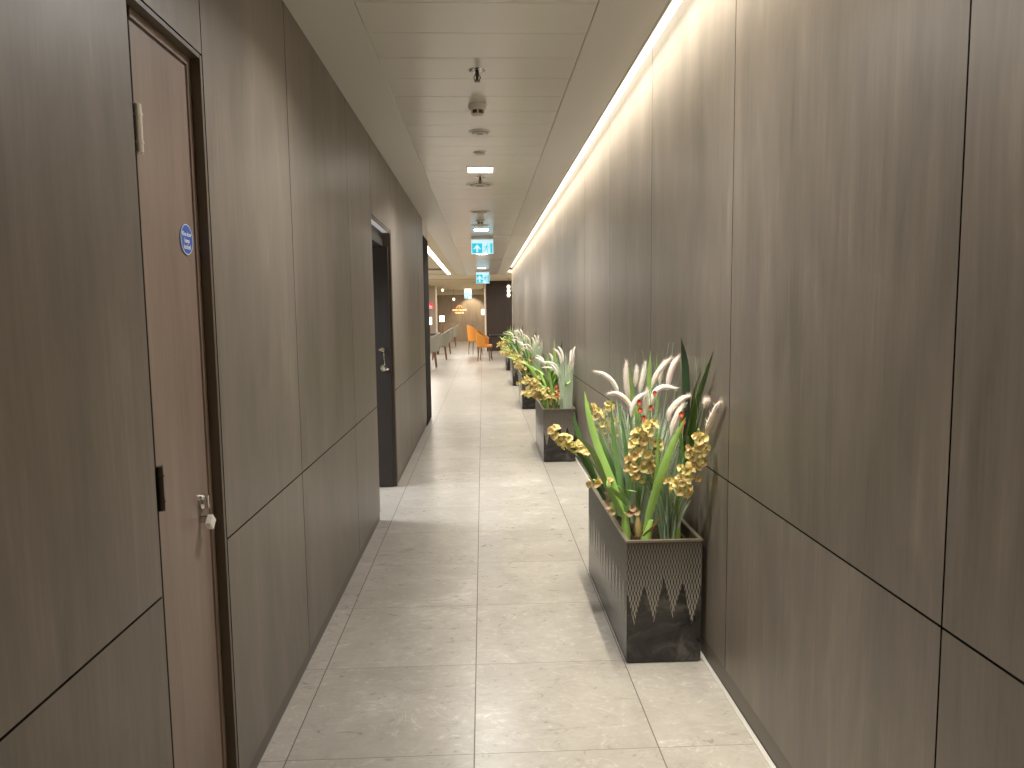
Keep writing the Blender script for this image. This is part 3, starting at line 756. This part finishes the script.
for q in ((609, 506, 2.9), (613, 512, 2.9)): put_flower(t, FFADE, A(*q)-B, (-.4, -.8, .2), 1, rr, 'faded_flower')
# orchid leaning out over the floor
B = A(606, 505, 3.25); B.z = SOIL; B.x = max(B.x, .585)
t = plant('orchid', 'orchid whose flower spike leans left out over the floor from nearest planter', 'orchid', B, OG); bulb(t)
spike(t, [B+Vector((0, 0, .08)), A(597, 470, 3.2), A(583, 452, 3.15), A(567, 443, 3.1), A(553, 431, 3.06)], 30, .56, .028, rr, None, B)
for pts, w, mt in (([(606, 500, 3.25), (592, 470, 3.22), (584, 449, 3.2), (576, 425, 3.2), (574, 412, 3.2)], .011, 'strapdark'), ([(604, 500, 3.25), (588, 468, 3.15), (577, 452, 3.1), (566, 447, 3.05)], .009, 'strapdark')):
    leaf(t, [A(*q) for q in pts], w, M[mt], B, .2)
# orchid behind the fan
B = A(622, 500, 3.4); B.z = SOIL
t = plant('orchid', 'orchid with upright flower spike behind the strap leaves in nearest planter', 'orchid', B, OG); bulb(t)
spike(t, [B+Vector((0, 0, .08)), A(612, 470, 3.4), A(606, 440, 3.38), A(598, 420, 3.36), A(590, 408, 3.35)], 28, .66, .032, rr, None, B)
spike(t, [B+Vector((0, 0, .08)), A(616, 470, 3.35), A(614, 440, 3.33), A(611, 420, 3.3), A(609, 404, 3.3)], 22, .62, .032, rr, [FM[0], FM[1]], B)
leaf(t, [A(622, 498, 3.4), A(628, 450, 3.4), A(620, 405, 3.45)], .010, M['strapdark'], B, .2)
# orchid in the centre, dense cluster
B = A(638, 520, 3.02); B.z = SOIL
t = plant('orchid', 'orchid with dense yellow cluster at the centre of nearest planter', 'orchid', B, OG); bulb(t, M['husk'], .07)
spike(t, [B+Vector((0, 0, .07)), A(636, 490, 3.0), A(637, 465, 2.98), A(640, 440, 2.96), A(651, 424, 2.95)], 46, .62, .040, rr, None, B)
spike(t, [B+Vector((0, 0, .07)), A(644, 495, 3.0), A(648, 475, 2.98), A(652, 455, 2.97), A(656, 440, 2.97)], 20, .55, .026, rr, None, B)
for q in ((632, 508, 2.92), (636, 512, 2.92), (629, 513, 2.92)): put_flower(t, FFADE, A(*q)-B, (.1, -.9, .2), 1.05, rr, 'faded_flower')
leaf(t, [A(638, 510, 3.02), A(640, 480, 3.06), A(634, 440, 3.1), A(628, 410, 3.12)], .009, M['strapdark'], B, .1)
# orchid right of centre: broad bright leaf and the right hand cluster
B = A(644, 530, 2.86); B.z = SOIL
t = plant('orchid', 'orchid with one broad bright leaf rising right from front edge of nearest planter', 'orchid', B, OG); bulb(t, None, .10, .021, (.03, 0))
leaf(t, [A(645, 532, 2.86), A(652, 506, 2.86), A(662, 474, 2.86), A(674, 442, 2.88), A(686, 417, 2.9)], .0155, M['strap'], B, .15)
leaf(t, [A(645, 530, 2.86), A(653, 500, 2.87), A(658, 460, 2.88), A(657, 420, 2.9)], .008, M['strap'], B, .5)
leaf(t, [A(643, 536, 2.85), A(652, 529, 2.84), A(662, 515, 2.83)], .008, M['husk'], B, .3)
B = A(676, 525, 2.95); B.z = SOIL
t = plant('orchid', 'orchid with flower cluster against the wall at right of nearest planter', 'orchid', B, OG); bulb(t, None, .06)
spike(t, [B+Vector((0, 0, .06)), A(679, 498, 2.88), A(687, 480, 2.80), A(696, 458, 2.74), A(700, 436, 2.70)], 46, .66, .042, rr, None, B)
spike(t, [B+Vector((0, 0, .06)), A(677, 500, 2.92), A(683, 484, 2.91), A(672, 480, 2.9), A(667, 482, 2.9)], 5, .35, .016, rr, None, B)
leaf(t, [A(678, 530, 2.95), A(672, 500, 2.95), A(668, 470, 2.97)], .009, M['tanblade'], B, .1)
# foxtail grass, three clumps
def fox(label, Bp, plumes, seed, mat, nb, h0, h1, dirx=0, rad=.04):
    B = Vector(Bp); r2 = random.Random(seed)
    t = plant('foxtail_grass', label, 'ornamental grass', B, GG)
    blades(t, nb, rad, h0, h1, .60, mat, r2, .0028, dirx)['kind'] = 'stuff'
    st = MB()
    for pts, w, pk in plumes:
        W = [A(*q) for q in pts]
        plume(t, W[::-1], w, M['plumepink'] if pk else M['plume'], B, r2)
        b0 = W[-1]-B; st.tube(cat_rom([(r2.uniform(-.02, .02), r2.uniform(-.02, .02), 0), Vector((b0.x*.45, b0.y*.5, b0.z*.5)), b0], 8), .0016, 5)
    for q in range(16):
        W = A(*plumes[q % len(plumes)][0][-1])-B; st.tube(cat_rom([(0, 0, .1), W*.8, W+Vector((r2.uniform(-.06, .05), 0, r2.uniform(.08, .22)))], 6), .0006, 4)
    st.build('stalks', M['grassgreen'], t)['kind'] = 'stuff'
    return t
b1 = A(648, 500, 3.35)
fox('foxtail grass clump with upright and left-drooping white plumes, left of nearest planter', (.66, 3.34, SOIL), [
    ([(594.5, 371.5, 3.2), (603, 374, 3.2), (611, 380, 3.2), (616, 388, 3.2), (617.5, 396, 3.2)], .0098, 0),
    ([(608, 394, 3.1), (616, 393.5, 3.1), (624, 398, 3.1), (630, 406, 3.1), (632, 414, 3.1)], .0110, 1),
    ([(626.3, 361.5, 3.2), (626, 374, 3.2), (627, 388, 3.2), (629, 400, 3.2)], .0115, 1),
    ([(636.8, 367, 3.25), (636, 376, 3.25), (635, 387, 3.25)], .0095, 0),
    ([(645, 363.5, 3.25), (643.5, 374, 3.25), (641, 385, 3.25), (640, 394, 3.25)], .0110, 0),
    ([(646, 393, 3.08), (638, 398, 3.08), (633, 406, 3.08), (631, 417, 3.08)], .0105, 0),
    ([(647, 390, 3.1), (646, 402, 3.1), (645, 420, 3.1)], .0115, 0)], 21, M['grass'], 420, .28, .54, -.02)
fox('foxtail grass clump with tall arching white plumes, middle of nearest planter', (.73, 3.2, SOIL), [
    ([(670.5, 358.5, 3.2), (663, 366, 3.2), (656, 376, 3.2), (652, 388, 3.2)], .0115, 1),
    ([(664, 361, 3.25), (661, 372, 3.25), (660, 386, 3.25)], .0100, 1),
    ([(679, 356.5, 3.15), (674, 364, 3.15), (670, 375, 3.15), (667, 390, 3.15)], .0120, 1),
    ([(675, 388.5, 3.05), (664, 387, 3.05), (656, 391, 3.05), (652, 400, 3.05), (650, 410, 3.05)], .0110, 0),
    ([(692, 396, 3.0), (684, 398, 3.0), (676, 404, 3.0), (670, 412, 3.0), (668, 421, 3.0)], .0120, 1),
    ([(684, 404, 2.98), (679, 412, 2.98), (674, 424, 2.98), (671, 436, 2.98)], .0125, 1)], 22, M['grass'], 460, .28, .54, 0, .07)
fox('foxtail grass clump with plumes leaning right to the wall, nearest planter', (.775, 2.97, SOIL), [
    ([(691.5, 373.5, 3.1), (690.5, 382, 3.1), (690, 393, 3.1)], .0110, 0),
    ([(722, 401, 2.60), (718.5, 406, 2.62), (714, 415, 2.66), (709.5, 425, 2.70), (706, 434, 2.74)], .0125, 1),
    ([(707, 399, 2.72), (707.8, 402, 2.76), (706, 407, 2.82)], .0120, 1)], 23, M['grassgreen'], 150, .16, .42, -.10)
B3 = bpy.data.objects['foxtail_grass.002']
blades(B3, 70, .035, .12, .26, .35, M['grass'], random.Random(77), .0036, .16)['kind'] = 'stuff'
# sword leaved plants
def sword(label, Bp, ls):
    B = Vector(Bp); t = plant('sword_leaf_plant', label, 'leafy plant', B, SG)
    for pts, w, mt, yw in ls: leaf(t, [B+Vector((rr.uniform(-.01, .01), 0, 0))]+[A(*q) for q in pts], w, M[mt], B, yw, fold=.15)
sword('plant with tall dark and green sword leaves standing right of the white plumes, nearest planter', (.77, 3.12, SOIL), [
    ([(686, 450, 3.02), (687, 396, 3.0), (685, 362, 3.0), (681, 338, 2.98)], .0165, 'darkblade', .0),
    ([(688, 445, 2.98), (697, 405, 2.86), (706, 376, 2.76), (713.5, 351, 2.68)], .0125, 'sword', .1),
    ([(690, 430, 3.1), (693, 395, 3.1), (694.5, 369, 3.1)], .006, 'tanblade', .3), ([(684, 470, 3.0), (689, 430, 2.95), (697, 400, 2.86)], .007, 'grassgreen', .2), ([(686, 480, 2.98), (694, 440, 2.88), (703, 405, 2.78)], .006, 'sword', .5), ([(682, 470, 3.0), (680, 430, 3.0), (684, 405, 3.0)], .007, 'sword', .0), ([(684, 470, 3.0), (692, 440, 2.9), (700, 390, 2.82)], .0085, 'sword', .3), ([(688, 430, 3.0), (694, 395, 2.9), (701.5, 370, 2.82)], .0075, 'tanblade', .4)])
sword('plant with thin pale green sword leaves among the white plumes, nearest planter', (.70, 3.42, SOIL), [
    ([(648, 430, 3.4), (649, 385, 3.4), (650.5, 351, 3.4)], .0115, 'strap', .1), ([(655, 430, 3.4), (656, 385, 3.4), (657, 352, 3.4)], .006, 'strap', .4),
    ([(638, 430, 3.2), (633, 398, 3.18), (629, 365, 3.15)], .0095, 'strap', .1)])
def redstem(label, Bp, pts, n_, seed):
    B = Vector(Bp); r2 = random.Random(seed); t = plant('red_flower', label, 'flower', B, RG)
    P = [B]+pts; c = [q-B for q in cat_rom(P, 12)]; st = MB().tube(c, .002, 6).build('stem', M['stem'], t, True)
    for i in range(n_): put_flower(st, FRED, c[12].lerp(c[9], i/max(1, n_-1)) + Vector((r2.uniform(-.01, .01), -.01, 0)), (r2.uniform(-.5, .5), -1, .2), 1, r2)
redstem('red flower stem on the left among the plumes, nearest planter', (.67, 3.2, SOIL), [A(642, 440, 3.0), A(639, 402, 2.99)], 3, 1)
redstem('red flower stem in the middle among the plumes, nearest planter', (.70, 3.2, SOIL), [A(650, 430, 3.04), A(650.5, 393, 3.03)], 2, 2)
redstem('red flower stem half hidden by a plume toward the wall, nearest planter', (.74, 3.1, SOIL), [A(678, 450, 2.97), A(681, 414, 2.96)], 3, 3)

# ---- the four planters beyond
ORD = ['', 'second', 'third', 'fourth', 'fifth']
def arrangement(i, Yf, seed):
    r2 = random.Random(seed); o_ = ORD[i]; where = ('%s planter from the viewer' % o_) if i < 4 else 'farthest planter'
    J = lambda a: r2.uniform(-a, a)
    for kx, (bx, by, lab) in enumerate(((.62, .70, 'yellow orchid at the far end of the '), (.615, .36, 'yellow orchid leaning over the floor from the middle of the '), (.66, .13, 'yellow orchid at the front left corner of the '))):
        B = Vector((bx+J(.015), Yf+by+J(.03), SOIL)); t = plant('orchid', lab+where, 'orchid', B, OG); bulb(t, None, .09, .024)
        for q in range(6):
            sx_ = J(.20)-.04; h_ = r2.uniform(.26, .52)
            leaf(t, [B+Vector((0, 0, .05)), B+Vector((sx_*.35, J(.05), h_*.55)), B+Vector((sx_*.8, J(.12), h_*.9)), B+Vector((sx_*1.3, J(.18), h_))], .011, M[r2.choice(['strap', 'strapdark', 'strap'])], B, J(.6))
        for q in range(5 if kx < 2 else 3):
            ex = -r2.uniform(.06, .25) if kx < 2 else r2.uniform(-.16, .02); hz = r2.uniform(.12, .30)
            spike(t, [B+Vector((0, 0, .06)), B+Vector((ex*.3, J(.04)-.02, hz*.7)), B+Vector((ex*.75, J(.06)-.04, hz)), B+Vector((ex*1.1, J(.08)-.06, hz*(.95+J(.15))))], 16, .62, .036, r2, None, B)
    # grass
    for kx, (gx, gy, lab) in enumerate(((.785, .13, 'pale green foxtail grass clump at the front right corner of the '), (.74, .72, 'foxtail grass with cream plumes at the far end of the '))):
        B = Vector((gx, Yf+gy, SOIL)); t = plant('foxtail_grass', lab+where, 'ornamental grass', B, GG)
        blades(t, 190, .055, .30, .58 if kx == 0 else .50, .22, M['grass'], r2, .0036, -.03)['kind'] = 'stuff'
        st = MB()
        for q in range(8):
            a = J(.09); h_ = r2.uniform(.42, .60) if kx == 0 else r2.uniform(.36, .50)
            b0 = Vector((a, J(.06), h_-.10)); W = [B+b0, B+b0+Vector((a*.25, 0, .06)), B+b0+Vector((a*.6-.01, 0, .11)), B+b0+Vector((a*1.1-.02, 0, .14))]
            plume(t, W, .011, M['plume'] if r2.random() < .6 else M['plumepink'], B, r2, 70)
            st.tube([(a*.3, 0, 0), b0], .0016, 5)
        if kx == 0:
            for q in range(2):
                W = [B+Vector((-.06, 0, .33+.06*q)), B+Vector((-.10, 0, .40+.06*q)), B+Vector((-.16, -.02, .435+.05*q)), B+Vector((-.235, -.03, .44+.05*q))]
                plume(t, W, .009, M['plume'], B, r2, 70); st.tube([(0, 0, 0), W[0]-B], .0016, 5)
        st.build('stalks', M['grassgreen'], t)['kind'] = 'stuff'
    B = Vector((.72, Yf+.45, SOIL)); t = plant('sword_leaf_plant', 'plant with upright green and dark sword leaves in the '+where, 'leafy plant', B, SG)
    for q, (tx, ty, tz, w, mt) in enumerate(((-.02, 0, .66, .018, 'strap'), (.09, .05, .72, .020, 'darkblade'), (-.12, .02, .58, .016, 'sword'), (.03, -.03, .55, .014, 'sword'), (-.2, -.02, .50, .014, 'strap'), (-.06, .05, .62, .014, 'strap'))):
        v_ = Vector((tx+J(.03), ty, tz+J(.05))); leaf(t, [B, B+Vector((v_.x*.35, v_.y*.3, v_.z*.5)), B+v_], w, M[mt], B, J(.3), fold=.15)
    B = Vector((.70, Yf+.12, SOIL)); t = plant('red_flower', 'red flower stem beside the front grass clump of the '+where, 'flower', B, RG)
    st = MB().tube(cat_rom([(0, 0, 0), (.005, -.02, .15), (.0, -.04, .26)], 8), .0025, 6).build('stem', M['stem'], t, True)
    for z_ in (.17, .205, .235, .262): put_flower(st, FRED, Vector((J(.012), -.05, z_)), (J(.5), -1, .2), 1.25, r2)
for i in range(1, 5): arrangement(i, PY[i], 40+i)

# foliage stays in front of the wall it leans on
bpy.context.view_layer.update()
for o in list(bpy.context.scene.objects):
    r_ = o
    while r_.parent: r_ = r_.parent
    if r_.get('group') in (OG, GG, SG, RG) and o.type == 'MESH' and o.data.users == 1:
        ox = r_.location.x
        for v_ in o.data.vertices:
            e_ = v_.co.x+ox-.855
            if e_ > 0: v_.co.x = .855+.018*(1-math.exp(-e_/.018))-ox
# ------------------------------------------------------------------ light
w = bpy.data.worlds.new('world'); bpy.context.scene.world = w; w.use_nodes = True
w.node_tree.nodes['Background'].inputs[0].default_value = (.9, .85, .75, 1); w.node_tree.nodes['Background'].inputs[1].default_value = .05
area('lounge_lamp', (-3.3, 14.5, ZC-.05), 2.2, 300, (1, .93, .82), sy=7)
area('lounge_lamp', (-2.6, 24, ZC-.06), 2.0, 360, (1, .93, .82), sy=6)
area('lounge_lamp', (-.8, 32, ZC-.07), 1.2, 120, (1, .91, .78), sy=6)
area('lounge_lamp', (2.2, 24.3, ZC-.06), 1.6, 120, (1, .93, .82), sy=2)
area('cove_lamp', (.798, (YB+YR)/2, 2.738), .03, 370, (1, .925, .78), rot=(0, math.radians(-9), 0), spread=88, sy=YR-YB-.1)
area('room_lamp', (-2.5, 5.4, 2.2), .8, 140, (.86, .92, 1))
sp = bpy.data.lights.new('wall_washer', 'SPOT'); sp.energy = 160; sp.spot_size = math.radians(85); sp.spot_blend = .5; sp.color = (1, .85, .6); sp.shadow_soft_size = .03
so = bpy.data.objects.new('wall_washer', sp); C.objects.link(so); so.location = (-.55, 36.0, ZC-.03); so.rotation_euler = (math.radians(22), 0, 0)
sc = bpy.context.scene
sc.view_settings.view_transform = 'Standard'; sc.view_settings.look = 'None'; sc.view_settings.exposure = -.06; sc.view_settings.gamma = 1.2
sc.cycles.max_bounces = 8; sc.cycles.diffuse_bounces = 5; sc.cycles.caustics_reflective = False; sc.cycles.caustics_refractive = False
sc.cycles.sample_clamp_indirect = 6
